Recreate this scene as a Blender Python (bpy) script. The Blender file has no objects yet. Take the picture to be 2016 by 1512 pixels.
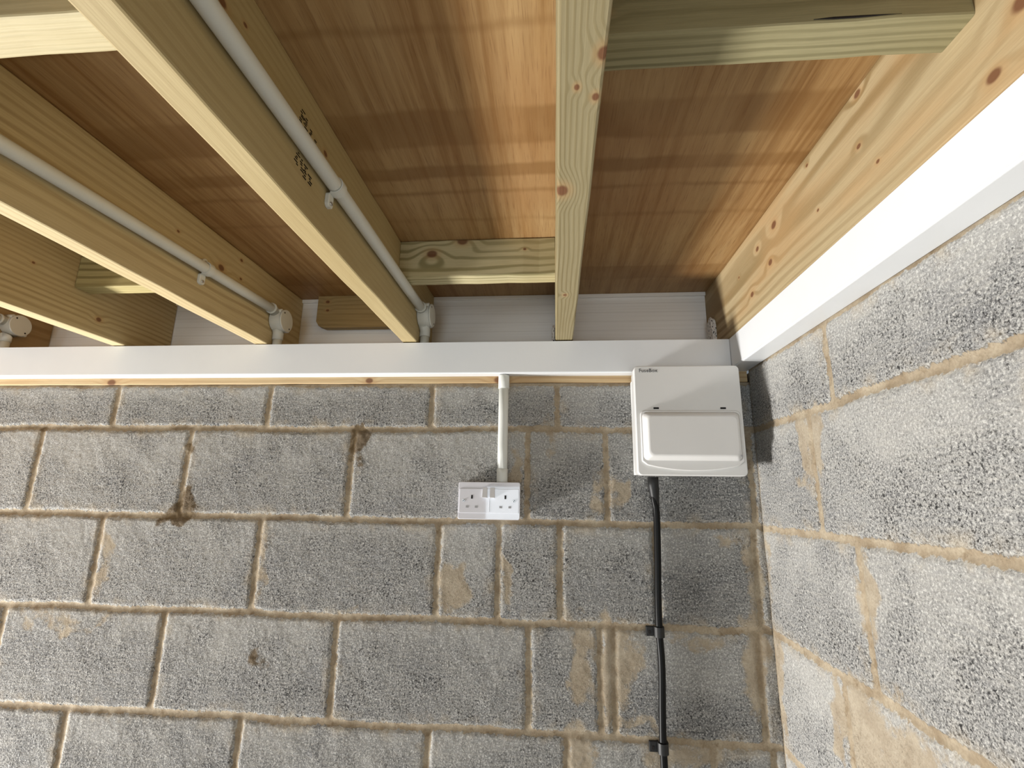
import bpy, bmesh, math, random
import numpy as np
from mathutils import Vector, Matrix

# ------------------------------------------------------------------ camera, sky, lights, exposure
ZC = 1.861                                   # eye height of the phone above the floor
sc = bpy.context.scene
C = sc.collection
sc.view_settings.view_transform = 'Standard'
sc.view_settings.look = 'None'
sc.view_settings.gamma = 1.0
sc.view_settings.use_curve_mapping = False
sc.view_settings.exposure = -0.16
sc.cycles.use_denoising = True
sc.cycles.max_bounces = 10
sc.cycles.diffuse_bounces = 6
sc.cycles.sample_clamp_indirect = 6.0

cam = bpy.data.cameras.new('camera')
cam.sensor_fit = 'HORIZONTAL'
cam.sensor_width = 36.0
cam.lens = 36.0 * 965.7 / 2016.0
cam.clip_start = 0.02
co = bpy.data.objects.new('camera', cam)
C.objects.link(co)
yaw, pit, rol = -0.08732, 0.22459, 0.01521
fw = Vector((math.sin(yaw) * math.cos(pit), math.cos(yaw) * math.cos(pit), math.sin(pit)))
rt = Vector((math.cos(yaw), -math.sin(yaw), 0.0))
up = rt.cross(fw)
r2 = rt * math.cos(rol) + up * math.sin(rol)
u2 = up * math.cos(rol) - rt * math.sin(rol)
M = Matrix((r2, u2, -fw)).transposed().to_4x4()
M.translation = Vector((-0.4785, -1.2278, ZC))
co.matrix_world = M
sc.camera = co

w = bpy.data.worlds.new('World'); sc.world = w; w.use_nodes = True
w.node_tree.nodes['Background'].inputs[0].default_value = (0.75, 0.87, 1.0, 1)
w.node_tree.nodes['Background'].inputs[1].default_value = 0.25


def area(name, loc, direction, sx, sy, power, color):
    l = bpy.data.lights.new(name, 'AREA')
    l.shape = 'RECTANGLE'; l.size = sx; l.size_y = sy
    l.energy = power; l.color = color
    o = bpy.data.objects.new(name, l); C.objects.link(o)
    o.location = loc
    o.rotation_euler = Vector(direction).to_track_quat('-Z', 'Y').to_euler()
    return o


# daylight off the sunlit ground through the low glazed panel of the side door
area('side_door_daylight', (-3.42, -0.42, 0.36), (1, 0.05, 0.45), 0.5, 0.46, 225, (1.0, 0.98, 0.945))
# daylight through the open up-and-over door behind the camera
area('garage_door_daylight', (-0.69, -4.96, 0.99), (0, 1, 0.0), 1.24, 1.96, 36, (0.84, 0.94, 1.0))
# fill light added left of it, in an opening made for it
area('front_left_fill', (-2.65, -4.96, 1.5), (0.25, 1, 0.05), 0.9, 0.95, 26, (0.84, 0.94, 1.0))


# ------------------------------------------------------------------ node helpers
class NT:
    def __init__(s, name, rough=0.5, spec=0.5):
        s.m = bpy.data.materials.new(name); s.m.use_nodes = True
        s.t = s.m.node_tree; s.n = s.t.nodes
        s.b = s.n['Principled BSDF']
        s.b.inputs['Roughness'].default_value = rough
        s.b.inputs['Specular IOR Level'].default_value = spec

    def link(s, a, b): s.t.links.new(a, b)

    def put(s, sock, v):
        if hasattr(v, 'is_linked') or isinstance(v, bpy.types.NodeSocket): s.link(v, sock)
        else: sock.default_value = v

    def math(s, op, a, b=0.0, c=0.0, clamp=False):
        n = s.n.new('ShaderNodeMath'); n.operation = op; n.use_clamp = clamp
        s.put(n.inputs[0], a); s.put(n.inputs[1], b); s.put(n.inputs[2], c)
        return n.outputs[0]

    def vmath(s, op, a, b=(0, 0, 0)):
        n = s.n.new('ShaderNodeVectorMath'); n.operation = op
        s.put(n.inputs[0], a); s.put(n.inputs[1], b)
        return n.outputs['Value'] if op in ('LENGTH', 'DISTANCE', 'DOT_PRODUCT') else n.outputs[0]

    def pos(s): return s.n.new('ShaderNodeNewGeometry').outputs['Position']

    def sep(s, v):
        n = s.n.new('ShaderNodeSeparateXYZ'); s.link(v, n.inputs[0]); return n.outputs

    def comb(s, x, y, z):
        n = s.n.new('ShaderNodeCombineXYZ')
        for i, v in enumerate((x, y, z)): s.put(n.inputs[i], v)
        return n.outputs[0]

    def noise(s, vec, scale, detail=2.0, rough=0.5, dist=0.0):
        n = s.n.new('ShaderNodeTexNoise'); s.link(vec, n.inputs['Vector'])
        n.inputs['Scale'].default_value = scale; n.inputs['Detail'].default_value = detail
        n.inputs['Roughness'].default_value = rough; n.inputs['Distortion'].default_value = dist
        return n.outputs[0]

    def voro(s, vec, scale, out='Distance', feature='F1', rnd=1.0):
        n = s.n.new('ShaderNodeTexVoronoi'); s.link(vec, n.inputs['Vector'])
        n.feature = feature
        n.inputs['Scale'].default_value = scale; n.inputs['Randomness'].default_value = rnd
        return n.outputs[out]

    def ramp(s, f, a, b, lo=0.0, hi=1.0, smooth=True):
        n = s.n.new('ShaderNodeMapRange')
        n.interpolation_type = 'SMOOTHSTEP' if smooth else 'LINEAR'
        s.put(n.inputs[0], f)
        n.inputs[1].default_value = a; n.inputs[2].default_value = b
        n.inputs[3].default_value = lo; n.inputs[4].default_value = hi
        return n.outputs[0]

    def mix(s, f, a, b, mode='MIX'):
        n = s.n.new('ShaderNodeMix'); n.data_type = 'RGBA'; n.blend_type = mode
        s.put(n.inputs[0], f)
        s.put(n.inputs[6], a if not isinstance(a, tuple) else (*a[:3], 1))
        s.put(n.inputs[7], b if not isinstance(b, tuple) else (*b[:3], 1))
        return n.outputs[2]

    def attr(s, name):
        n = s.n.new('ShaderNodeAttribute'); n.attribute_name = name; return n.outputs['Fac']

    def bump(s, h, strength=0.5, dist=0.002):
        n = s.n.new('ShaderNodeBump'); n.inputs['Strength'].default_value = strength
        n.inputs['Distance'].default_value = dist; s.link(h, n.inputs['Height'])
        s.link(n.outputs[0], s.b.inputs['Normal'])

    def color(s, c): s.put(s.b.inputs['Base Color'], c if not isinstance(c, tuple) else (*c[:3], 1))


def wood(name, base, dark, axis, pith=(0.0, 0.0), pitch=0.006, knots=(), kax=(1, 2), contrast=0.5, blot=0.35,
         blotcol=None, seed=0.0, rough=0.6):
    """axis: 0/1/2 grain direction; knots: (u, v, radius) in the two world axes kax, relative heights above floor."""
    s = NT(name, rough, 0.25)
    p = s.sep(s.pos())
    tr = [i for i in range(3) if i != axis]
    sc_ = [9.0, 9.0, 9.0]; sc_[axis] = 1.1
    q = s.comb(*[s.math('MULTIPLY_ADD', p[i], sc_[i], seed) for i in range(3)])
    warp = s.math('MULTIPLY', s.math('SUBTRACT', s.noise(q, 1.0, 2.0), 0.5), 0.035)
    dx = s.math('SUBTRACT', p[tr[0]], pith[0]); dz = s.math('SUBTRACT', p[tr[1]], pith[1])
    r = s.math('SQRT', s.math('ADD', s.math('MULTIPLY', dx, dx), s.math('MULTIPLY', dz, dz)))
    r = s.math('ADD', r, warp)
    spot = None; halo = None
    for (a, b, rk) in knots:
        ea = 1.0 if kax[0] != axis else 0.72
        eb = 1.0 if kax[1] != axis else 0.72
        da = s.math('MULTIPLY', s.math('SUBTRACT', p[kax[0]], a), ea)
        db = s.math('MULTIPLY', s.math('SUBTRACT', p[kax[1]], b), eb)
        d = s.math('SQRT', s.math('ADD', s.math('MULTIPLY', da, da), s.math('MULTIPLY', db, db)))
        g = s.ramp(d, 0.0, rk * 4.5, 1.0, 0.0)
        r = s.math('MULTIPLY_ADD', g, rk * 1.3, r)
        sp = s.ramp(d, rk * 0.6, rk * 1.15, 1.0, 0.0)
        spot = sp if spot is None else s.math('MAXIMUM', spot, sp)
        h = s.ramp(d, rk * 0.9, rk * 2.4, 1.0, 0.0)
        halo = h if halo is None else s.math('MAXIMUM', halo, h)
    ph = s.math('SINE', s.math('MULTIPLY', r, 2 * math.pi / pitch))
    line = s.ramp(ph, -0.2, 1.0, 0.0, 1.0)
    sf = [420.0, 420.0, 420.0]; sf[axis] = 14.0
    fib = s.noise(s.comb(*[s.math('MULTIPLY', p[i], sf[i]) for i in range(3)]), 1.0, 2.0)
    sb = [14.0, 14.0, 14.0]; sb[axis] = 2.5
    bl = s.noise(s.comb(*[s.math('MULTIPLY_ADD', p[i], sb[i], seed * 3) for i in range(3)]), 1.0, 3.0)
    vis = s.ramp(s.noise(q, 0.7, 1.0), 0.35, 0.65, 0.35, 1.0)
    c = s.mix(s.math('MULTIPLY', s.math('MULTIPLY', line, vis), contrast), base, dark)
    bc = blotcol or tuple(x * y for x, y in zip(base, (0.78, 0.72, 0.6)))
    c = s.mix(s.math('MULTIPLY', s.ramp(bl, 0.42, 0.68), blot), c, bc)
    c = s.mix(s.ramp(fib, 0.3, 0.75, 0.0, 0.22), c, dark)
    if halo is not None:
        c = s.mix(s.math('MULTIPLY', halo, 0.35), c, (0.42, 0.24, 0.10))
        c = s.mix(s.math('MULTIPLY', spot, 0.85), c, (0.13, 0.045, 0.02))
    s.color(c)
    s.bump(s.math('ADD', s.math('MULTIPLY', line, 0.4), fib), 0.18, 0.0012)
    return s.m


# ------------------------------------------------------------------ materials
def mat_block():
    s = NT('concrete_block_and_mortar', 0.92, 0.15)
    P = s.pos()
    sd = s.attr('edge'); rnd = s.attr('rnd'); sm = s.attr('smear'); st = s.attr('stain'); hz = s.attr('height')
    off = lambda v: s.vmath('ADD', P, v)
    # ragged joint edge
    e = s.math('MULTIPLY_ADD', s.math('SUBTRACT', s.noise(P, 95.0, 4.0, 0.7), 0.5), 0.019, sd)
    mort = s.ramp(e, -0.0012, 0.0012)
    ps = s.sep(P)
    g1 = s.noise(P, 250.0, 3.0, 0.7)
    g2 = s.noise(off((3.1, 1.7, 0.4)), 420.0, 2.0, 0.6)
    g3 = s.noise(off((1.3, 5.7, 2.4)), 150.0, 4.0, 0.72)
    big = s.noise(P, 5.0, 4.0, 0.6)
    # cement wash left smooth on the upper part of most blocks, open texture lower down
    wash = s.ramp(s.math('ADD', s.math('MULTIPLY', hz, 0.42), s.noise(off((7.7, 2.2, 1.1)), 7.0, 5.0, 0.62)), 0.66, 0.92)
    open_ = s.math('MULTIPLY_ADD', wash, -0.7, 1.0)
    clump = s.noise(off((0.2, 4.4, 8.1)), 13.0, 3.0, 0.6)
    base = s.mix(rnd, (0.150, 0.149, 0.147), (0.370, 0.366, 0.354))
    base = s.mix(s.ramp(big, 0.35, 0.7, 0.0, 0.5), base, (0.355, 0.348, 0.33))
    base = s.mix(s.ramp(s.noise(off((9.1, 0.3, 4.0)), 7.0, 4.0, 0.6), 0.48, 0.7, 0.0, 0.55), base, (0.20, 0.203, 0.212))
    base = s.mix(s.math('MULTIPLY', wash, 0.40), base, (0.375, 0.366, 0.34))
    base = s.mix(s.ramp(g1, 0.38, 0.49, 0.8, 0.0), base, (0.58, 0.57, 0.54))
    base = s.mix(s.math('MULTIPLY', s.ramp(g2, 0.46, 0.60, 0.0, 0.75), open_), base, (0.125, 0.124, 0.124))
    stv = s.comb(s.math('MULTIPLY', ps[0], 16.0), s.math('MULTIPLY', ps[1], 16.0), s.math('MULTIPLY', ps[2], 210.0))
    base = s.mix(s.ramp(s.noise(stv, 1.0, 2.0), 0.45, 0.7, 0.0, 0.35), base, (0.42, 0.405, 0.37))
    dark2 = s.ramp(s.math('MULTIPLY_ADD', clump, 0.14, g1), 0.655, 0.685)
    pit = s.ramp(s.math('MULTIPLY_ADD', clump, 0.20, g3), 0.700, 0.725)
    dark2 = s.math('MULTIPLY', dark2, open_); pit = s.math('MULTIPLY', pit, open_)
    base = s.mix(s.math('MULTIPLY', dark2, 0.8), base, (0.065, 0.064, 0.066))
    base = s.mix(s.math('MULTIPLY', pit, 0.92), base, (0.028, 0.027, 0.028))
    # buff haze of mortar on the faces beside the joints
    halo = s.math('MULTIPLY', s.ramp(e, -0.030, -0.002), s.ramp(s.noise(off((2.5, 3.5, 0.7)), 16.0, 4.0, 0.65), 0.45, 0.70, 0.0, 0.6))
    base = s.mix(halo, base, (0.42, 0.355, 0.262))
    rim = s.math('MULTIPLY', s.ramp(e, -0.007, -0.002), s.ramp(s.noise(P, 60.0, 2.0), 0.45, 0.62, 0.0, 0.35))
    base = s.mix(rim, base, (0.50, 0.48, 0.43))
    mo = s.mix(s.ramp(s.noise(P, 22.0, 4.0, 0.6), 0.3, 0.7), (0.285, 0.222, 0.148), (0.43, 0.365, 0.27))
    mo = s.mix(s.ramp(s.noise(P, 260.0, 2.0), 0.35, 0.7, 0.0, 0.3), mo, (0.18, 0.135, 0.09))
    mo = s.mix(s.ramp(s.noise(off((5.0, 6.0, 7.0)), 34.0, 4.0, 0.7), 0.55, 0.70, 0.0, 0.6), mo, (0.17, 0.115, 0.062))
    # mortar smeared over the face
    smf = s.math('ADD', sm, s.math('MULTIPLY', s.math('SUBTRACT', s.noise(P, 24.0, 6.0, 0.75), 0.5), 1.8))
    smf = s.ramp(smf, 0.36, 0.74, 0.0, 0.85)
    base = s.mix(smf, base, s.mix(0.3, mo, (0.41, 0.345, 0.25)))
    c = s.mix(mort, base, mo)
    stf = s.math('ADD', st, s.math('MULTIPLY', s.math('SUBTRACT', s.noise(P, 60.0, 5.0, 0.75), 0.5), 1.0))
    c = s.mix(s.ramp(stf, 0.42, 0.72, 0.0, 0.85), c, (0.12, 0.08, 0.038))
    s.color(c)
    rough_face = s.math('MULTIPLY', s.math('SUBTRACT', 1.0, mort), s.math('SUBTRACT', 1.0, s.math('MULTIPLY', smf, 0.8)))
    rough_face = s.math('MULTIPLY', rough_face, open_)
    hgt = s.math('ADD', s.math('MULTIPLY', g2, 0.5), s.math('MULTIPLY', g3, 0.9))
    hgt = s.math('SUBTRACT', hgt, s.math('ADD', s.math('MULTIPLY', dark2, 0.5), s.math('MULTIPLY', pit, 1.4)))
    hgt = s.math('MULTIPLY', hgt, s.math('MULTIPLY_ADD', rough_face, 0.85, 0.15))
    s.bump(hgt, 0.7, 0.0032)
    return s.m


def mat_plywood():
    s = NT('plywood_roof_deck', 0.5, 0.3)
    P = s.sep(s.pos())
    st = s.comb(s.math('MULTIPLY', P[0], 75.0), s.math('MULTIPLY', P[1], 2.6), 0.0)
    fine = s.comb(s.math('MULTIPLY', P[0], 420.0), s.math('MULTIPLY', P[1], 22.0), 0.0)
    wv = s.comb(s.math('MULTIPLY', P[0], 13.0), s.math('MULTIPLY', P[1], 1.2), 0.3)
    big = s.comb(s.math('MULTIPLY', P[0], 3.0), s.math('MULTIPLY', P[1], 3.0), 0.7)
    n1 = s.noise(st, 1.0, 4.0, 0.6, 0.4); n2 = s.noise(fine, 1.0, 2.0); n3 = s.noise(wv, 1.0, 3.0, 0.6, 0.8)
    n4 = s.noise(big, 1.0, 2.0)
    c = s.mix(s.ramp(n1, 0.35, 0.68), (0.365, 0.223, 0.094), (0.246, 0.128, 0.043))
    c = s.mix(s.ramp(n3, 0.38, 0.66, 0.0, 0.55), c, (0.442, 0.302, 0.146))
    c = s.mix(s.ramp(n4, 0.4, 0.7, 0.0, 0.45), c, (0.281, 0.132, 0.045))
    c = s.mix(s.ramp(n2, 0.5, 0.8, 0.0, 0.45), c, (0.145, 0.060, 0.021))
    # darker bands crossing the sheet
    yj = s.math('MULTIPLY_ADD', s.math('SUBTRACT', s.noise(s.pos(), 11.0, 2.0), 0.5), 0.020, P[1])
    band = None
    for (y0, y1, k) in ((-0.60, -0.52, 0.55), (-0.47, -0.435, 0.6), (-0.395, -0.385, 0.5), (-0.30, -0.288, 0.35), (-1.06, -0.83, 0.42), (-0.74, -0.728, 0.4),
                        (-0.055, 0.02, 0.4), (-1.35, -1.22, 0.4)):
        b = s.math('MULTIPLY', s.ramp(yj, y0 - 0.006, y0 + 0.006), s.ramp(yj, y1 - 0.006, y1 + 0.006, 1.0, 0.0))
        b = s.math('MULTIPLY', b, k)
        band = b if band is None else s.math('MAXIMUM', band, b)
    band = s.math('MULTIPLY', band, s.ramp(s.noise(big, 2.3, 2.0), 0.3, 0.6, 0.35, 1.0))
    c = s.mix(band, c, (0.187, 0.089, 0.025))
    s.color(c)
    s.bump(s.math('ADD', n2, s.math('MULTIPLY', n1, 0.4)), 0.12, 0.001)
    return s.m


def plain(name, col, rough=0.4, spec=0.5, metal=0.0, bump=0.0, bscale=300.0):
    s = NT(name, rough, spec)
    P = s.pos()
    c = s.mix(s.ramp(s.noise(P, 8.0, 3.0), 0.3, 0.7, 0.0, 1.0), tuple(x * 0.97 for x in col), col)
    s.color(c)
    s.b.inputs['Metallic'].default_value = metal
    if bump: s.bump(s.noise(P, bscale, 2.0), bump, 0.0006)
    return s.m


def mat_fascia():
    s = NT('white_ribbed_upvc', 0.35, 0.4)
    P = s.sep(s.pos())
    n = s.noise(s.comb(s.math('MULTIPLY', P[0], 3.0), 0.0, s.math('MULTIPLY', P[2], 300.0)), 1.0, 2.0)
    g = s.math('PINGPONG', s.math('SUBTRACT', P[2], ZC + 0.386), 0.0135)
    line = s.ramp(g, 0.0, 0.0009, 1.0, 0.0)
    c = s.mix(s.math('MULTIPLY', line, 0.45), (0.88, 0.87, 0.85), (0.45, 0.42, 0.38))
    c = s.mix(s.ramp(n, 0.4, 0.7, 0.0, 0.12), c, (0.55, 0.50, 0.45))
    s.color(c)
    return s.m


def mat_render_chunk():
    s = NT('speckled_mortar', 0.9, 0.1)
    P = s.pos()
    c = s.mix(s.ramp(s.noise(P, 220.0, 2.0), 0.58, 0.62), (0.75, 0.73, 0.70), (0.03, 0.03, 0.035))
    s.color(c); s.bump(s.noise(P, 200.0, 3.0), 0.8, 0.003)
    return s.m


def mat_floor():
    s = NT('poured_concrete_floor', 0.8, 0.2)
    P = s.pos()
    s.color(s.mix(s.noise(P, 3.0, 5.0), (0.20, 0.195, 0.185), (0.30, 0.295, 0.28)))
    s.bump(s.noise(P, 60.0, 3.0), 0.2, 0.002)
    return s.m


Z = ZC
MB = mat_block()
MPLY = mat_plywood()
MW = plain('white_gloss_upvc', (0.75, 0.765, 0.78), 0.28, 0.45)
MWC = plain('white_conduit_pvc', (0.66, 0.67, 0.63), 0.38, 0.4)
MWS = plain('white_moulded_plastic', (0.68, 0.68, 0.73), 0.035, 1.0)
MSW = plain('grey_white_switch_plastic', (0.72, 0.72, 0.74), 0.25, 0.5)
MCU = plain('white_powder_coat', (0.74, 0.735, 0.72), 0.42, 0.4, bump=0.12, bscale=900.0)
MCUL = plain('white_moulded_lid_plastic', (0.73, 0.72, 0.705), 0.38, 0.4)
MBK = plain('black_rubber_sheath', (0.004, 0.004, 0.004), 0.42, 0.16)
MBK2 = plain('black_nylon', (0.01, 0.01, 0.01), 0.5, 0.4)
MDK = plain('dark_slot', (0.02, 0.018, 0.018), 0.7, 0.2)
MSH = plain('grey_pin_shutter', (0.33, 0.33, 0.34), 0.5, 0.3)
MST = plain('zinc_plated_steel', (0.5, 0.5, 0.5), 0.3, 0.5, metal=0.9)
MINK = plain('black_ink', (0.02, 0.014, 0.01), 0.8, 0.1)
MGREY = plain('grey_print', (0.12, 0.12, 0.12), 0.6, 0.3)
MFA = mat_fascia()
MCH = mat_render_chunk()
MFL = mat_floor()

TB = (0.56, 0.44, 0.215); TD = (0.27, 0.175, 0.06)
zz = lambda v: Z + v


# ------------------------------------------------------------------ mesh helpers
def tag(o, label, cat, group=None):
    o['label'] = label; o['category'] = cat
    if group: o['group'] = group
    return o


def link_mesh(name, me, parent=None, mats=()):
    o = bpy.data.objects.new(name, me)
    for m in mats: me.materials.append(m)
    C.objects.link(o)
    if parent is not None: o.parent = parent
    return o


def finish(name, bm, mats, parent=None, origin=None, smooth=False):
    """bm in world coordinates; origin = world point of the object's (or its root's) base."""
    if origin is None:
        xs = [v.co for v in bm.verts]
        origin = (sum(v.x for v in xs) / len(xs), sum(v.y for v in xs) / len(xs), min(v.z for v in xs))
    origin = Vector(origin)
    bmesh.ops.recalc_face_normals(bm, faces=bm.faces)
    bm.transform(Matrix.Translation(-origin))
    me = bpy.data.meshes.new(name); bm.to_mesh(me); bm.free()
    if smooth: me.polygons.foreach_set('use_smooth', [True] * len(me.polygons))
    if not isinstance(mats, (list, tuple)): mats = [mats]
    o = link_mesh(name, me, parent, mats)
    if parent is None:
        o.location = origin
        ORG[o.name] = origin
    else:
        o.location = origin - ORG[parent.name]
        ORG[o.name] = origin
    return o


ORG = {}


def root(name, loc, label, cat, group=None):
    o = bpy.data.objects.new(name, None); C.objects.link(o)
    o.location = loc; o.empty_display_size = 0.05
    ORG[o.name] = Vector(loc)
    return tag(o, label, cat, group)


def sub(name, bm, mats, parent, smooth=False):
    return finish(name, bm, mats, parent, origin=ORG[parent.name], smooth=smooth)


def box(bm, x0, x1, y0, y1, z0, z1, bev=0.0, seg=2, mi=0):
    r = bmesh.ops.create_cube(bm, size=1.0)
    vs = r['verts']
    for v in vs:
        v.co = Vector((x0 + (v.co.x + 0.5) * (x1 - x0), y0 + (v.co.y + 0.5) * (y1 - y0), z0 + (v.co.z + 0.5) * (z1 - z0)))
    es = list({e for v in vs for e in v.link_edges})
    fs = {f for v in vs for f in v.link_faces}
    if bev > 0:
        rb = bmesh.ops.bevel(bm, geom=es, offset=bev, segments=seg, affect='EDGES', profile=0.5)
        fs = set(rb['faces']) | {f for f in fs if f.is_valid}
    for f in fs:
        if f.is_valid: f.material_index = mi
    return vs


def beam(bm, x0, x1, y0, y1, z0, z1, bev=0.003, axis=1, n=24, wob=0.0008, seed=1):
    """sawn timber: bevelled bar cut into lengths with a very slight wander"""
    rnd = random.Random(seed)
    lo = [x0, y0, z0]; hi = [x1, y1, z1]
    a, b = [i for i in range(3) if i != axis]
    prof = []
    w2, h2 = (hi[a] - lo[a]) / 2, (hi[b] - lo[b]) / 2
    for (sx, sy) in ((1, 1), (-1, 1), (-1, -1), (1, -1)):
        for k in range(3):
            th = {(1, 1): 0, (-1, 1): 90, (-1, -1): 180, (1, -1): 270}[(sx, sy)] + k * 45
            prof.append((sx * (w2 - bev) + bev * math.cos(math.radians(th)), sy * (h2 - bev) + bev * math.sin(math.radians(th))))
    ca, cb = (hi[a] + lo[a]) / 2, (hi[b] + lo[b]) / 2
    rings = []
    for i in range(n + 1):
        t = lo[axis] + (hi[axis] - lo[axis]) * i / n
        oa = rnd.uniform(-wob, wob); ob = rnd.uniform(-wob, wob)
        ring = []
        for (pa, pb) in prof:
            c = [0, 0, 0]; c[axis] = t; c[a] = ca + pa + oa; c[b] = cb + pb + ob
            ring.append(bm.verts.new(c))
        rings.append(ring)
    m = len(prof)
    for i in range(n):
        for j in range(m):
            bm.faces.new((rings[i][j], rings[i][(j + 1) % m], rings[i + 1][(j + 1) % m], rings[i + 1][j]))
    bm.faces.new(rings[0]); bm.faces.new(list(reversed(rings[-1])))


def tube(bm, pts, rad, seg=24, cap=True, mi=0):
    pts = [Vector(p) for p in pts]
    rads = rad if isinstance(rad, (list, tuple)) else [rad] * len(pts)
    rings = []
    for i, p in enumerate(pts):
        d = (pts[min(i + 1, len(pts) - 1)] - pts[max(i - 1, 0)]).normalized()
        ref = Vector((0, 0, 1)) if abs(d.z) < 0.9 else Vector((0, 1, 0))
        s = d.cross(ref).normalized(); t = s.cross(d)
        rings.append([bm.verts.new(p + rads[i] * (math.cos(k * 2 * math.pi / seg) * s + math.sin(k * 2 * math.pi / seg) * t)) for k in range(seg)])
    for i in range(len(pts) - 1):
        for k in range(seg):
            f = bm.faces.new((rings[i][k], rings[i][(k + 1) % seg], rings[i + 1][(k + 1) % seg], rings[i + 1][k]))
            f.smooth = True; f.material_index = mi
    if cap:
        for rg in (rings[0], rings[-1]):
            f = bm.faces.new(rg); f.material_index = mi


def rrect(x0, x1, z0, z1, r, n=8):
    out = []
    for (cx, cz, a0) in ((x1 - r, z1 - r, 0), (x0 + r, z1 - r, 90), (x0 + r, z0 + r, 180), (x1 - r, z0 + r, 270)):
        for k in range(n + 1):
            a = math.radians(a0 + 90 * k / n)
            out.append((cx + r * math.cos(a), cz + r * math.sin(a)))
    return out


def loft(bm, loops, cap0=True, cap1=True, smooth=True):
    """loops: list of lists of 3D points, same count"""
    R = [[bm.verts.new(p) for p in L] for L in loops]
    m = len(R[0])
    for i in range(len(R) - 1):
        for k in range(m):
            f = bm.faces.new((R[i][k], R[i][(k + 1) % m], R[i + 1][(k + 1) % m], R[i + 1][k])); f.smooth = smooth
    if cap0: bm.faces.new(R[0])
    if cap1: bm.faces.new(R[-1])


# ------------------------------------------------------------------ block walls (real relief)
def fbm(u, v, scale, seed, octaves=4):
    rs = np.random.RandomState(seed)
    out = np.zeros_like(u); amp = 1.0; tot = 0.0
    for o in range(octaves):
        G = rs.rand(257, 257)
        x = (u * scale) % 256; y = (v * scale) % 256
        xi = x.astype(int); yi = y.astype(int); fx = x - xi; fy = y - yi
        fx = fx * fx * (3 - 2 * fx); fy = fy * fy * (3 - 2 * fy)
        a = G[yi, xi] * (1 - fx) + G[yi, xi + 1] * fx
        b = G[yi + 1, xi] * (1 - fx) + G[yi + 1, xi + 1] * fx
        out += amp * (a * (1 - fy) + b * fy); tot += amp
        amp *= 0.5; scale *= 2.1
    return out / tot - 0.5


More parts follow.
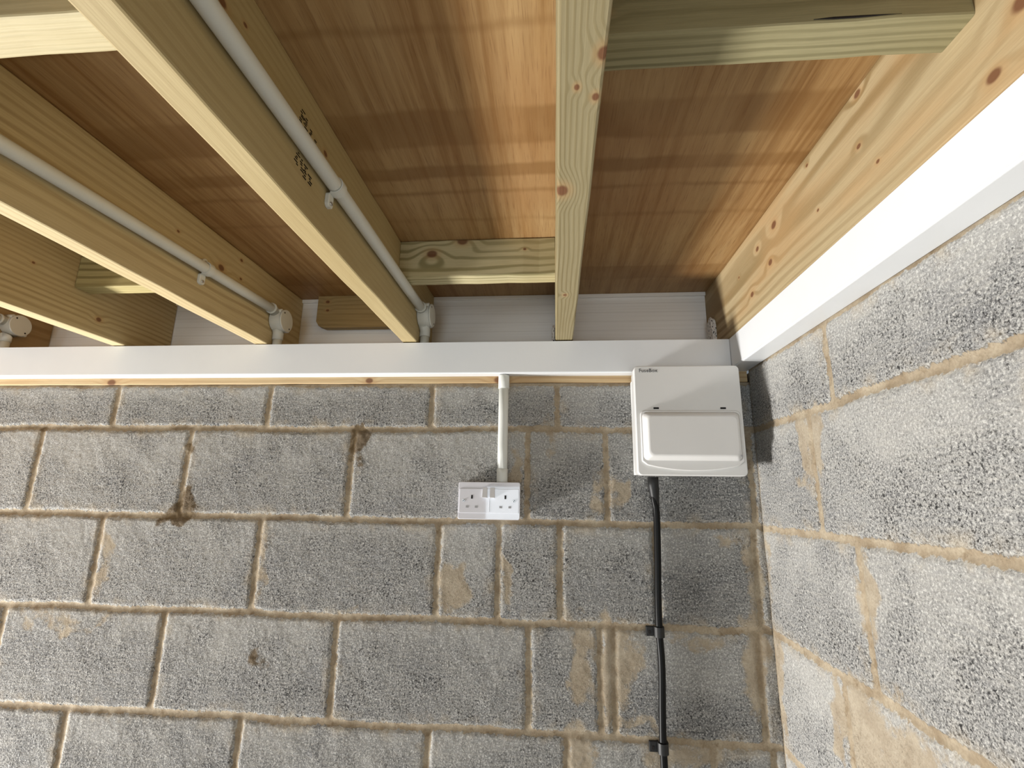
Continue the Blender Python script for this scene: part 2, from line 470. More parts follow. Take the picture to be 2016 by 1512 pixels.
def block_wall(name, ulo, uhi, fine, courses, ztop, to3d, smears, stains, seed, slab, tones={}, lo=0.0):
    """u runs along the wall, courses: {k: [joint centres]}; relief grid with joint depth, smear and stain fields"""
    fu0, fu1, fz0 = fine
    us = np.unique(np.round(np.concatenate([np.arange(ulo, fu0, 0.03), np.arange(fu0, fu1, 0.0032), np.arange(fu1, uhi, 0.03), [uhi]]), 5))
    zs = np.unique(np.round(np.concatenate([np.arange(0.0, Z + fz0, 0.03), np.arange(Z + fz0, Z + ztop, 0.0032), [Z + ztop]]), 5))
    U, V = np.meshgrid(us, zs)
    sd = np.full(U.shape, -1.0)                       # max over "outside block" distance; >0 = mortar
    best = np.full(U.shape, 1.0); hgt_ = np.zeros(U.shape)
    rn = np.zeros(U.shape)
    rs = random.Random(seed)
    wob = fbm(U, V, 9.0, seed + 3, 3) * 0.010
    for k in range(-1, 10):
        zt = Z + 0.1638 - 0.225 * (k - 1) - 0.0073
        zb = Z + 0.1638 - 0.225 * k + 0.0073
        if k == 0: zt = Z + ztop - 0.008
        if k == -1: continue
        js = courses.get(k)
        if js is None:
            off = 0.225 if k % 2 else 0.0
            js = [(uhi - 0.02 - off) - 0.45 * i for i in range(12)]
        js = sorted(js)
        while js[0] > ulo: js.insert(0, js[0] - 0.445)
        while js[-1] < uhi + 0.02: js.append(js[-1] + 0.445)
        for a, b in zip(js[:-1], js[1:]):
            r_ = lo + (1 - lo) * rs.random()
            for (kk, uu, tt) in tones:
                if kk == k and a < uu < b: r_ = tt
            x0, x1 = a + 0.0072, b - 0.0072
            if x1 - x0 < 0.01: continue
            cx, cz = (x0 + x1) / 2, (zt + zb) / 2; hx, hz = (x1 - x0) / 2, (zt - zb) / 2
            rr = min(0.006, hx * 0.5)
            qx = np.abs(U + wob * 0.5 - cx) - hx + rr; qz = np.abs(V + wob - cz) - hz + rr
            d = np.hypot(np.maximum(qx, 0), np.maximum(qz, 0)) + np.minimum(np.maximum(qx, qz), 0) - rr
            m = d < best
            best = np.where(m, d, best); rn = np.where(m, r_, rn); hgt_ = np.where(m, np.clip((V - zb) / (zt - zb), 0, 1), hgt_)
    sd = best + fbm(U, V, 70.0, seed, 3) * 0.007
    face = np.clip(-sd / 0.005, 0, 1); face = face * face * (3 - 2 * face)
    groove = np.clip(sd / 0.006, 0, 1)
    sme = np.zeros(U.shape)
    U0, V0 = U, V
    U = U0 + 0.055 * fbm(U0, V0, 22.0, seed + 21, 4); V = V0 + 0.10 * fbm(U0, V0, 14.0, seed + 22, 4)
    for (u, z, ru, rz, k) in smears:
        sme = np.maximum(sme, k * np.exp(-(((U - u) / ru) ** 2 + ((V - Z - z) / rz) ** 2) ** 1.6 * 0.7))
    sta = np.zeros(U.shape)
    for (u, z, ru, rz, k) in stains:
        sta = np.maximum(sta, k * np.exp(-(((U - u) / ru) ** 2 + ((V - Z - z) / rz) ** 2) * 0.7))
    U, V = U0, V0
    relief = 0.0027 * face - 0.0014 * groove + 0.0022 * fbm(U, V, 26.0, seed + 1, 4) + 0.0011 * fbm(U, V, 150.0, seed + 2, 2) * face
    relief += 0.0015 * np.clip(sme, 0, 1) * (1 - face)
    relief += 0.004 * sta * (fbm(U, V, 110.0, seed + 7, 2) + 0.3)
    relief = relief - 0.0027
    co_ = to3d(U, V, relief).reshape(-1, 3)
    nz, nu = U.shape
    idx = np.arange(nz * nu).reshape(nz, nu)
    F = np.stack([idx[:-1, :-1], idx[:-1, 1:], idx[1:, 1:], idx[1:, :-1]], -1).reshape(-1, 4)
    # slab behind
    x0, x1, y0, y1, z0, z1 = slab
    sv = np.array([[x, y, z] for x in (x0, x1) for y in (y0, y1) for z in (z0, z1)], float)
    sf = np.array([[0, 1, 3, 2], [4, 6, 7, 5], [0, 4, 5, 1], [2, 3, 7, 6], [0, 2, 6, 4], [1, 5, 7, 3]]) + len(co_)
    if name == 'wall_right': F = F[:, ::-1]
    V3 = np.vstack([co_, sv]); F = np.vstack([F, sf])
    me = bpy.data.meshes.new(name)
    me.vertices.add(len(V3)); me.vertices.foreach_set('co', V3.ravel())
    me.loops.add(F.size); me.loops.foreach_set('vertex_index', F.ravel().astype(np.int32))
    me.polygons.add(len(F))
    me.polygons.foreach_set('loop_start', np.arange(0, F.size, 4, dtype=np.int32))
    me.polygons.foreach_set('loop_total', np.full(len(F), 4, dtype=np.int32))
    me.update(calc_edges=True); me.validate()
    for nm, arr in (('edge', best), ('rnd', rn), ('smear', sme), ('stain', sta), ('height', hgt_)):
        at = me.attributes.new(nm, 'FLOAT', 'POINT')
        at.data.foreach_set('value', np.concatenate([arr.ravel(), np.zeros(8)]).astype(np.float32))
    sm_ = np.ones(len(F), bool); sm_[-6:] = False
    me.polygons.foreach_set('use_smooth', sm_)
    o = link_mesh(name, me, None, [MB])
    o['kind'] = 'structure'
    return o


BJ = {0: [-2.11, -1.677, -1.237, -0.794, -0.470, -0.030],
      1: [-1.877, -1.443, -0.996, -0.545, -0.351, -0.012],
      2: [-2.09, -1.648, -1.218, -0.759, -0.613, -0.466, -0.243, -0.020],
      3: [-1.868, -1.436, -0.996, -0.539, -0.378, -0.347, -0.030],
      4: [-1.648, -1.210, -0.764, -0.456, -0.142, -0.018],
      5: [-1.87, -1.43, -0.99, -0.55, -0.2, -0.02]}
BSM = [(-0.718, -0.215, 0.040, 0.062, 1.0), (-0.594, -0.20, 0.014, 0.06, 0.8), (-0.418, -0.37, 0.028, 0.10, 0.9),
       (-0.362, -0.39, 0.02, 0.12, 1.0), (-0.322, -0.38, 0.035, 0.10, 0.85), (-0.316, 0.0, 0.028, 0.035, 0.85), (-0.365, 0.0, 0.02, 0.06, 0.7),
       (-0.575, 0.03, 0.018, 0.08, 0.75), (-0.435, -0.55, 0.045, 0.05, 0.85), (-0.04, -0.36, 0.028, 0.10, 1.0),
       (-0.15, -0.30, 0.08, 0.03, 0.65), (-0.2, -0.53, 0.10, 0.035, 0.75), (-1.628, -0.183, 0.018, 0.09, 0.7),
       (-1.205, -0.15, 0.016, 0.09, 0.65), (-1.70, -0.325, 0.16, 0.02, 0.6), (-0.07, -0.08, 0.05, 0.014, 0.7),
       (-1.446, 0.10, 0.02, 0.04, 0.55), (-0.03, -0.17, 0.025, 0.10, 0.75), (-0.49, 0.16, 0.02, 0.08, 0.6), (-0.30, -0.49, 0.10, 0.012, 0.6),
       (-1.10, 0.175, 0.12, 0.015, 0.4), (-0.98, -0.29, 0.03, 0.02, 0.6)]
BST = [(-0.985, 0.130, 0.026, 0.041, 1.0), (-0.972, 0.150, 0.019, 0.027, 0.8), (-1.436, 0.118, 0.016, 0.032, 0.8),
       (-1.444, -0.055, 0.058, 0.019, 1.0), (-1.425, -0.030, 0.026, 0.024, 0.9), (-1.877, 0.155, 0.013, 0.019, 0.8),
       (-1.193, -0.379, 0.032, 0.026, 0.85), (-1.183, -0.112, 0.026, 0.027, 0.5)]
SHADED_TONES = [(0, -1.9, .6), (0, -1.45, .62), (0, -1.0, .35), (0, -.63, .55), (0, -.25, .5),  # per-block tone, lower rows darkened to stand in for weaker light there
         (1, -2.0, .95), (1, -1.66, .85), (1, -1.2, .55), (1, -.77, .8), (1, -.45, .35), (1, -.2, .12),
         (2, -1.87, .6), (2, -1.43, .65), (2, -.99, .5), (2, -.69, .65), (2, -.54, .6), (2, -.35, .4), (2, -.13, .1),
         (3, -2.0, .4), (3, -1.65, .4), (3, -1.2, .55), (3, -.77, .4), (3, -.45, .35), (3, -.36, .4), (3, -.2, .15),
         (4, -1.87, .35), (4, -1.43, .05), (4, -.99, .2), (4, -.6, .35), (4, -.3, .3), (4, -.08, .1)]
block_wall('wall_back', -3.5, 0.02, (-2.15, 0.02, -0.70), BJ, 0.284,
           lambda U, V, r: np.stack([U, -r, V], -1), BSM, BST, 5, (-3.6, 0.1, 0.012, 0.1, 0.0, Z + 0.283), SHADED_TONES)
RJ = {0: [0.0, 0.352, 0.80], 1: [0.0, 0.266, 0.72], 2: [0.0, 0.367, 0.82], 3: [0.0, 0.275, 0.73], 4: [0.0, 0.42, 0.87]}
RSM = [(0.245, 0.10, 0.022, 0.075, 0.9), (0.288, 0.10, 0.024, 0.085, 0.95), (0.225, 0.03, 0.03, 0.03, 0.8), (0.385, -0.13, 0.022, 0.06, 0.9),
       (0.33, -0.36, 0.07, 0.08, 1.0), (0.245, -0.36, 0.02, 0.08, 0.8), (0.022, -0.12, 0.014, 0.08, 0.7), (0.022, -0.38, 0.02, 0.12, 0.9),
       (0.35, -0.17, 0.012, 0.04, 0.7), (0.42, -0.36, 0.10, 0.08, 0.85)]
block_wall('wall_right', 0.0, 5.0, (0.0, 0.95, -0.75), RJ, 0.315,
           lambda U, V, r: np.stack([r * -1.0, -U, V], -1), RSM, [], 11, (0.012, 0.1, -5.0, 0.1, 0.0, Z + 0.312), (), 0.55)


def struct(name, bm, mat, origin=None):
    o = finish(name, bm, mat, None, origin)
    o['kind'] = 'structure'
    return o


# shell: floor, left wall with door opening, front wall with garage door opening, plywood ceiling
bm = bmesh.new(); box(bm, -3.6, 0.1, -5.1, 0.1, -0.1, 0.0); struct('floor', bm, MFL)
bm = bmesh.new()
box(bm, -3.6, -3.5, -5.0, -0.9, 0.0, Z + 0.386); box(bm, -3.6, -3.5, -0.9, -0.05, 2.0, Z + 0.386); box(bm, -3.6, -3.5, -0.05, 0.0, 0.0, Z + 0.386)
struct('wall_left', bm, plain('painted_blockwork', (0.62, 0.60, 0.56), 0.8))
bm = bmesh.new()
box(bm, -3.6, -3.12, -5.1, -5.0, 0.0, Z + 0.386); box(bm, -2.18, -1.33, -5.1, -5.0, 0.0, Z + 0.386); box(bm, -0.05, 0.1, -5.1, -5.0, 0.0, Z + 0.386)
box(bm, -1.33, -0.05, -5.1, -5.0, 1.99, Z + 0.386); box(bm, -3.12, -2.18, -5.1, -5.0, 0.0, 1.0); box(bm, -3.12, -2.18, -5.1, -5.0, 2.0, Z + 0.386)
struct('wall_front', bm, plain('painted_blockwork_front', (0.62, 0.60, 0.56), 0.8))
bm = bmesh.new(); box(bm, -3.62, 0.12, -5.12, 0.137, Z + 0.576, Z + 0.594); struct('ceiling', bm, MPLY)

# ------------------------------------------------------------------ timber
# wall plate on top of the back wall
bm = bmesh.new(); beam(bm, -3.5, -0.001, -0.001, 0.098, Z + 0.2845, Z + 0.3855, 0.002, axis=0, n=30, wob=0.0006)
o = finish('wall_plate', bm, wood('pine_wall_plate', (0.56, 0.425, 0.245), (0.34, 0.20, 0.09), 0, (0.06, Z + 0.2), 0.011,
           knots=[(-0.965, Z + 0.292, 0.008), (-1.70, Z + 0.290, 0.010), (-0.62, Z + 0.292, 0.010)], kax=(0, 2), contrast=0.55, blot=0.5,
           blotcol=(0.46, 0.27, 0.12)))
tag(o, 'long pine wall plate on the back wall, thin strip showing below the white board', 'wall plate')

JD = dict(zlo=Z + 0.3885, zhi=Z + 0.5755)
joists = [
    ('centre', -0.474, -0.4295, 'pine joist with broad wane-edged underside, between both timber noggins, no conduit on it',
     dict(base=(0.289, 0.243, 0.140), dark=(0.164, 0.123, 0.049), pith=(-0.40, Z + 0.335), pitch=0.0045, kax=(0, 1), contrast=0.85,
          knots=[(-0.467, -0.658, 0.009), (-0.455, -0.824, 0.003), (-0.436, -0.811, 0.004), (-0.456, -0.318, 0.004), (-0.433, -0.86, 0.006)])),
    ('second', -0.8735, -0.833, 'green-tinged pine joist carrying the right-hand white conduit, ink stamp on its side',
     dict(base=(0.437, 0.347, 0.183), dark=(0.289, 0.211, 0.090), pith=(-0.75, Z + 0.30), pitch=0.012, kax=(1, 2), contrast=0.35,
          knots=[(-0.832, Z + 0.516, 0.006), (-0.794, Z + 0.528, 0.003), (-0.587, Z + 0.518, 0.005)])),
    ('third', -1.281, -1.2422, 'brown-grained pine joist carrying the middle white conduit, small dark knots on its side',
     dict(base=(0.524, 0.422, 0.238), dark=(0.234, 0.156, 0.062), pith=(-1.1, Z + 0.35), pitch=0.013, kax=(1, 2), contrast=0.6,
          knots=[(-0.244, Z + 0.504, 0.008), (-0.180, Z + 0.555, 0.004), (-0.173, Z + 0.509, 0.0035), (-0.38, Z + 0.518, 0.003)])),
    ('fourth', -1.6935, -1.653, 'dark-grained pine joist without conduit, second from the left edge of the photo',
     dict(base=(0.505, 0.412, 0.238), dark=(0.218, 0.156, 0.062), pith=(-1.5, Z + 0.3), pitch=0.010, kax=(1, 2), contrast=0.7,
          knots=[(-0.12, Z + 0.43, 0.006), (-0.30, Z + 0.50, 0.003)])),
    ('fifth', -2.103, -2.0625, 'pine joist at the far left edge with a round conduit box at its wall end',
     dict(base=(0.406, 0.289, 0.148), dark=(0.218, 0.125, 0.047), pith=(-1.9, Z + 0.4), pitch=0.012, kax=(1, 2), contrast=0.5, knots=[])),
]
JO = {}
for i, (nm, x0, x1, lab, kw) in enumerate(joists):
    bm = bmesh.new(); beam(bm, x0, x1, -4.99, 0.122 if nm != 'second' else 0.112, JD['zlo'], JD['zhi'], 0.0032, axis=1, n=60, wob=0.0007, seed=20 + i)
    kw = dict(kw); base = kw.pop('base'); dark = kw.pop('dark')
    o = finish('roof_joist', bm, wood('treated_pine_%s' % nm, base, dark, 1, seed=i * 3.7, **kw))
    tag(o, lab, 'joist', 'roof joists across the garage')
    JO[nm] = o

# edge joist along the right wall
bm = bmesh.new(); beam(bm, -0.0465, -0.0005, -4.99, 0.134, Z + 0.3868, Z + 0.5755, 0.0025, axis=1, n=60, wob=0.0006, seed=9)
o = finish('edge_joist', bm, wood('pale_pine_edge_joist', (0.44, 0.345, 0.20), (0.23, 0.155, 0.065), 1, (0.10, Z + 0.52), 0.013,
           knots=[(-0.318, Z + 0.527, 0.0085), (-0.235, Z + 0.520, 0.006), (-0.287, Z + 0.463, 0.007), (-0.187, Z + 0.437, 0.0065),
                  (-0.125, Z + 0.506, 0.003), (-0.586, Z + 0.491, 0.004), (-0.617, Z + 0.443, 0.003), (-0.600, Z + 0.566, 0.006), (-0.455, Z + 0.558, 0.003),
                  (-0.469, Z + 0.464, 0.0028), (-0.788, Z + 0.409, 0.007), (-0.830, Z + 0.452, 0.010)], kax=(1, 2), contrast=0.85, blot=0.5,
           blotcol=(0.45, 0.27, 0.12), seed=2.0))
tag(o, 'pale knotty pine edge joist running above the white board on the right wall', 'joist')


def noggin(x0, x1, y0, y1, z0, z1, lab, mat, seed, chamfer=None):
    bm = bmesh.new()
    if chamfer:
        pr = [(x0, z1), (x1, z1), (x1, z0), (x0 + chamfer[0], z0), (x0 + chamfer[0] * 0.35, z0 + chamfer[1] * 0.3), (x0, z0 + chamfer[1])]
        loft(bm, [[(a, y0, b) for a, b in pr], [(a, y1, b) for a, b in pr]], smooth=False)
    else:
        beam(bm, x0, x1, y0, y1, z0, z1, 0.003, axis=0, n=10, wob=0.0006, seed=seed)
    o = finish('timber_noggin', bm, mat)
    return tag(o, lab, 'noggin', 'timber noggins between the joists')


GB = (0.54, 0.475, 0.29); GD = (0.23, 0.20, 0.09)
noggin(-0.8322, -0.4748, -0.212, -0.167, Z + 0.484, Z + 0.5752, 'greenish wavy-grained noggin with two red knots, near the back wall',
       wood('green_pine_noggin_near_wall', GB, GD, 0, (-0.05, Z + 0.60), 0.0085, knots=[(-0.757, Z + 0.541, 0.010), (-0.687, Z + 0.571, 0.010), (-0.543, Z + 0.547, 0.003)],
            kax=(0, 2), contrast=0.95, blotcol=(0.50, 0.40, 0.19), seed=1.3), 31)
noggin(-0.4287, -0.0472, -0.786, -0.739, Z + 0.488, Z + 0.5752, 'wide green-streaked noggin with a dark split, at the top of the photo',
       wood('green_pine_noggin_top', (0.33, 0.295, 0.165), (0.12, 0.105, 0.045), 0, (-0.9, Z + 0.46), 0.012, knots=[(-0.425, Z + 0.52, 0.006)], kax=(0, 2), contrast=0.9, seed=4.1), 32)
noggin(-1.2415, -0.8742, -0.856, -0.809, Z + 0.485, Z + 0.5752, 'fuzzy sawn noggin at the top left, pale lit underside',
       wood('rough_pine_noggin_top_left', (0.55, 0.48, 0.30), (0.30, 0.25, 0.13), 0, (-0.9, Z + 0.47), 0.006, contrast=0.55, seed=6.3), 33)
noggin(-1.6522, -1.2818, -0.199, -0.154, Z + 0.485, Z + 0.5752, 'dark noggin behind the brightest joist, corner of its underside lit',
       wood('green_pine_noggin_left', (0.45, 0.38, 0.18), (0.20, 0.16, 0.06), 0, (-0.3, Z + 0.47), 0.010, contrast=0.9, seed=8.8), 34)
noggin(-1.180, -0.8742, 0.094, 0.1160, Z + 0.476, Z + 0.5752, 'short noggin with a cut corner standing against the white soffit board',
       wood('brown_pine_noggin_back', (0.38, 0.28, 0.13), (0.14, 0.085, 0.03), 0, (0.2, Z + 0.40), 0.011, knots=[(-1.150, Z + 0.557, 0.005), (-1.148, Z + 0.530, 0.004)],
            kax=(0, 2), contrast=0.7, seed=5.2), 35, chamfer=(0.026, 0.020))
# dark split in the top noggin's lower edge
par = [o for o in C.objects if o.get('label', '').startswith('wide green-streaked')][0]
bm = bmesh.new()
pts = [(-0.205, 0), (-0.185, 0.0016), (-0.15, 0.0012), (-0.118, 0.0002), (-0.15, -0.0006), (-0.185, -0.001)]
loft(bm, [[(x, -0.7868, Z + 0.4925 + d) for x, d in pts], [(x, -0.780, Z + 0.4925 + d) for x, d in pts]], smooth=False)
o = finish('split', bm, MDK, par); o['label'] = 'dark drying split'

# ink grade stamp on the second joist
bm = bmesh.new(); rnd = random.Random(4)
for (y, z, n_) in ((-0.662, 0.522, 6), (-0.650, 0.518, 6), (-0.636, 0.514, 5), (-0.622, 0.510, 4), (-0.662, 0.455, 6), (-0.648, 0.453, 5), (-0.636, 0.450, 6), (-0.623, 0.447, 4)):
    for k in range(n_):
        zc = Z + z + (k - n_ / 2) * 0.0036 + rnd.uniform(-.0006, .0006); yc = y + rnd.uniform(-0.003, 0.003)
        hl = rnd.uniform(0.002, 0.0055)
        r_ = box(bm, -0.8335, -0.8322, yc - hl, yc + hl, zc - 0.0009, zc + 0.0009)
o = finish('grade_stamp', bm, MINK, JO['second']); o['label'] = 'black inked grading stamp'; o['kind'] = 'stuff'

# ------------------------------------------------------------------ white boards
# ribbed upvc board closing the eaves, seen between the joist ends
bm = bmesh.new(); box(bm, -3.6, -0.0475, 0.125, 0.135, Z + 0.25, Z + 0.5755)
box(bm, -3.6, -0.0475, 0.1165, 0.1252, Z + 0.5655, Z + 0.5757, 0.0008)
o = finish('eaves_board', bm, MFA)
tag(o, 'white ribbed plastic board closing the eaves behind the joist ends', 'board')


def lboard(name, axis, a0, a1, face, back, zlo, zhi, lab):
    """hollow plastic fascia: front board + return under it, with a rounded nose"""
    bm = bmesh.new()
    t = 0.0075; r = 0.004
    s = 1 if back > face else -1
    pr = [(face, zhi), (face, zlo + r)]
    for k in range(1, 6):
        a = math.radians(90 * k / 5)
        pr.append((face + s * (r - r * math.cos(a)), zlo + r - r * math.sin(a)))
    pr += [(back, zlo), (back, zlo + t), (face + s * t, zlo + t), (face + s * t, zhi)]
    f3 = (lambda v, q, zc: (q, v, zc)) if axis == 0 else (lambda v, q, zc: (v, q, zc))
    loft(bm, [[f3(v, a0, zc) for v, zc in pr], [f3(v, a1, zc) for v, zc in pr]], smooth=False)
    # raised bead just above the lower edge
    o = finish(name, bm, MW)
    return tag(o, lab, 'board', 'white plastic boards round the wall top')


lboard('fascia_board', 0, -3.499, -0.0475, -0.032, -0.0012, Z + 0.302, Z + 0.3855, 'long white plastic board along the top of the back wall')
ob = lboard('fascia_board', 1, -4.99, -0.0005, -0.0465, -0.0008, Z + 0.311, Z + 0.3860, 'white plastic board along the top of the right wall, brightly lit')
bm = bmesh.new(); box(bm, -0.0475, -0.0460, -4.99, -0.002, Z + 0.3135, Z + 0.3150, 0.0004)
o = finish('bead', bm, MW, ob)

# ------------------------------------------------------------------ conduit runs on the joists
def saddle(par_name, jx, y, zc, r, lab, flip):
    """spacer strap: band round the pipe with a screw lug below"""
    rt_ = root('pipe_clip', (jx, y, zc), lab, 'clip', 'white conduit clips on the joists')
    bm = bmesh.new()
    cx = jx + r + 0.001; w2 = 0.0075
    ro, ri = r + 0.0028, r + 0.0004
    n = 20; outer = []; inner = []
    for k in range(n + 1):
        a = math.radians(-115 + 230 * k / n)
        outer.append((cx + ro * math.cos(a), zc + ro * math.sin(a))); inner.append((cx + ri * math.cos(a), zc + ri * math.sin(a)))
    pr = outer + inner[::-1]
    loft(bm, [[(x, y - w2, z) for x, z in pr], [(x, y + w2, z) for x, z in pr]], smooth=False)
    sub('strap', bm, MWC, rt_)
    for sg in (-1, 1):
        bm = bmesh.new()
        z1 = zc + sg * (r - 0.001); z2 = zc + sg * (r + (0.024 if sg < 0 else 0.012))
        rr = rrect(y - 0.008, y + 0.008, min(z1, z2), max(z1, z2), 0.0065, 6)
        loft(bm, [[(jx, a, b) for a, b in rr], [(jx + 0.0055, a, b) for a, b in rr], [(jx + 0.0065, y + (a - y) * 0.85, b) for a, b in rr]], smooth=False)
        lug = sub('lug', bm, MWC, rt_)
        bm = bmesh.new(); zs_ = z2 - sg * 0.007
        tube(bm, [(jx + 0.004, y, zs_), (jx + 0.0084, y, zs_)], [0.0036, 0.0030], 14)
        box(bm, jx + 0.0082, jx + 0.0087, y - 0.0025, y + 0.0025, zs_ - 0.0005, zs_ + 0.0005)
        finish('screw', bm, MST, lug, origin=ORG[lug.name])


def run(jx, ybox, zpipe, labs, ypipe_end, clip_y, zbox, r=0.0116, slope=0.0):
    rt_ = root('conduit', (jx, ypipe_end, zpipe), labs[0], 'conduit', 'white conduits along the joists')
    cx = jx + r + 0.001
    bm = bmesh.new()
    zf = lambda y: zpipe + slope * max(y - ypipe_end, -1.1)
    tube(bm, [(cx, y, zf(y) + 0.0006 * math.sin(y * 9)) for y in [-4.98 + k * (ypipe_end + 4.98) / 40 for k in range(41)]], r, 28)
    sub('pipe', bm, MWC, rt_)
    # round junction box on the joist side
    b = root('junction_box', (jx, ybox, zbox), labs[1], 'junction box', 'round conduit boxes at the joist ends')
    bm = bmesh.new()
    R = 0.0295
    tube(bm, [(jx + 0.001, ybox, zbox), (jx + 0.003, ybox, zbox), (jx + 0.030, ybox, zbox), (jx + 0.032, ybox, zbox)], [R - 0.001, R, R, R - 0.0005], 40)
    # ears for the screws
    for sg in (-1, 1):
        ey, ez = ybox + sg * 0.020, zbox - sg * 0.022
        tube(bm, [(jx + 0.004, ey, ez), (jx + 0.031, ey, ez)], 0.0055, 16)
    sub('box_body', bm, MWC, b)
    bm = bmesh.new()
    tube(bm, [(jx + 0.0322, ybox, zbox), (jx + 0.0335, ybox, zbox), (jx + 0.0355, ybox, zbox), (jx + 0.0362, ybox, zbox)], [R + 0.0008, R + 0.0012, R + 0.0008, R - 0.0004], 48)
    lid = sub('lid', bm, MWC, b)
    for sg in (-1, 1):
        bm = bmesh.new(); ey, ez = ybox + sg * 0.015, zbox - sg * 0.0185
        tube(bm, [(jx + 0.0358, ey, ez), (jx + 0.0366, ey, ez)], 0.0024, 12)
        finish('screw', bm, MDK, lid, origin=ORG[lid.name])
    # spouts: one towards the pipe, one down
    bm = bmesh.new()
    tube(bm, [(cx, ypipe_end - 0.004, zpipe), (cx, ypipe_end + 0.001, zpipe), (cx, ypipe_end + 0.0015, zpipe), (cx, ybox - 0.012, zbox + (zpipe - zbox) * 0.6)],
         [r + 0.0034, r + 0.0034, r + 0.0018, r + 0.0012], 28)
    sub('spout', bm, MWC, b)
    yd = -0.0085
    bm = bmesh.new()
    tube(bm, [(cx, ybox, zbox - 0.022), (cx, yd, zbox - 0.034), (cx, yd, zbox - 0.052), (cx, yd, zbox - 0.0525)], [0.0138, 0.0138, 0.0136, 0.0122], 24)
    sub('spout', bm, MWC, b)
    bm = bmesh.new()
    tube(bm, [(cx, yd, zbox - 0.051), (cx, yd, Z + 0.312)], 0.0118, 24)
    sub('drop_pipe', bm, MWC, b)
    if clip_y is not None:
        saddle('', jx, clip_y, zf(clip_y), r, labs[2], False)


run(-0.833, -0.026, Z + 0.472, ('white plastic conduit on the ink-stamped joist, right-most of the three ceiling runs',
    'round white junction box seen edge-on at the end of the ink-stamped joist',
    'white screwed clip holding the right-most ceiling conduit'), -0.062, -0.566, Z + 0.462)
run(-1.2422, -0.013, Z + 0.480, ('white plastic conduit on the knotty brown joist, middle of the three ceiling runs',
    'round white junction box at the end of the knotty brown joist, screw heads visible',
    'white screwed clip holding the middle ceiling conduit'), -0.052, -0.302, Z + 0.458, slope=0.033)
run(-2.0625, 0.004, Z + 0.470, ('white plastic conduit at the far left edge of the photo, mostly out of frame',
    'round white junction box cut by the left edge of the photo', ''), -0.035, None, Z + 0.463)

# speckled lumps at the wall head: mortar, and a stand-in for a jagged edge
def lump(x0, x1, y0, y1, z0, z1, seed, lab):
    bm = bmesh.new(); rnd = random.Random(seed)
    bmesh.ops.create_icosphere(bm, subdivisions=3, radius=1.0)
    for v in bm.verts:
        c = v.co; k = 1 + rnd.uniform(-0.10, 0.10)
        c.x = math.copysign(abs(c.x) ** 0.6, c.x) * k; c.y = math.copysign(abs(c.y) ** 0.6, c.y) * k; c.z = math.copysign(abs(c.z) ** 0.6, c.z) * k
        v.co = Vector(((x0 + x1) / 2 + c.x * (x1 - x0) / 2, (y0 + y1) / 2 + c.y * (y1 - y0) / 2, (z0 + z1) / 2 + c.z * (z1 - z0) / 2))
    o = finish('speckled_lump', bm, MCH)
    return tag(o, lab, 'mortar')


lump(-0.060, -0.046, 0.050, 0.097, Z + 0.385, Z + 0.478, 3, 'white black-speckled mortar lump in the corner against the pale edge joist')
lump(-0.4835, -0.4735, 0.02, 0.08, Z + 0.385, Z + 0.452, 6, 'dark speckled lump standing in for a jagged dark edge beside the centre joist end')

# ------------------------------------------------------------------ consumer unit
CUO = (-0.172, 0.0, Z + 0.05)
cu = root('consumer_unit', CUO, 'white metal fuse box with a hinged lid, on the back wall in the corner', 'fuse box')


def rbox(bm, x0, x1, z0, z1, y_back, y_front, r, fr, n=8):
    """rounded-corner housing with a soft front edge"""
    L = []
    L.append([(a, y_back, b) for a, b in rrect(x0, x1, z0, z1, r, n)])
    L.append([(a, y_front + fr, b) for a, b in rrect(x0, x1, z0, z1, r, n)])
    for k in range(1, 5):
        a_ = math.radians(90 * k / 4)
        ins = fr * (1 - math.cos(a_)); yy = y_front + fr - fr * math.sin(a_)
        L.append([(a, yy, b) for a, b in rrect(x0 + ins, x1 - ins, z0 + ins, z1 - ins, max(r - ins, 0.001), n)])
    loft(bm, L)


bm = bmesh.new(); rbox(bm, -0.2885, -0.0595, zz(0.0515), zz(0.298), -0.0335, -0.072, 0.009, 0.001)
box(bm, -0.2865, -0.0615, -0.0335, -0.0005, zz(0.0535), zz(0.2825), 0.001)
sub('back_box', bm, MCU, cu)
bm = bmesh.new(); rbox(bm, -0.2925, -0.0560, zz(0.0495), zz(0.3005), -0.0722, -0.100, 0.010, 0.0022)
sub('cover', bm, MCU, cu)
# lid: flat flange with a bowed lower edge + raised pan
bm = bmesh.new()
def lidout(ins, y):
    x0, x1, zt, zb, bow = -0.2830 + ins, -0.0625 - ins, zz(0.1945) - ins, zz(0.0745) + ins, 0.0145
    out = []
    r = 0.010
    for (cx, cz, a0) in ((x1 - r, zt - r, 0), (x0 + r, zt - r, 90)):
        for k in range(7):
            a = math.radians(a0 + 90 * k / 6); out.append((cx + r * math.cos(a), y, cz + r * math.sin(a)))
    for k in range(21):
        t = k / 20; x = x0 + (x1 - x0) * t
        edge = min(t, 1 - t)
        lift = 0.006 * max(0, 1 - edge / 0.04) ** 2
        out.append((x, y, zb + lift - bow * (1 - (2 * t - 1) ** 2)))
    return out
loft(bm, [lidout(0, -0.0998), lidout(0, -0.1040), lidout(0.0015, -0.1055)])
lid = sub('lid', bm, MCUL, cu)
bm = bmesh.new(); L = []
for (ins, y) in ((0.0, -0.1054), (0.0025, -0.1075), (0.007, -0.119), (0.0085, -0.1215), (0.0105, -0.1228), (0.013, -0.1232)):
    L.append([(a, y, b) for a, b in rrect(-0.2795 + ins, -0.0655 - ins, zz(0.0815) + ins, zz(0.1905) - ins, 0.011, 8)])
loft(bm, L)
o = sub('raised_panel', bm, MCUL, lid)
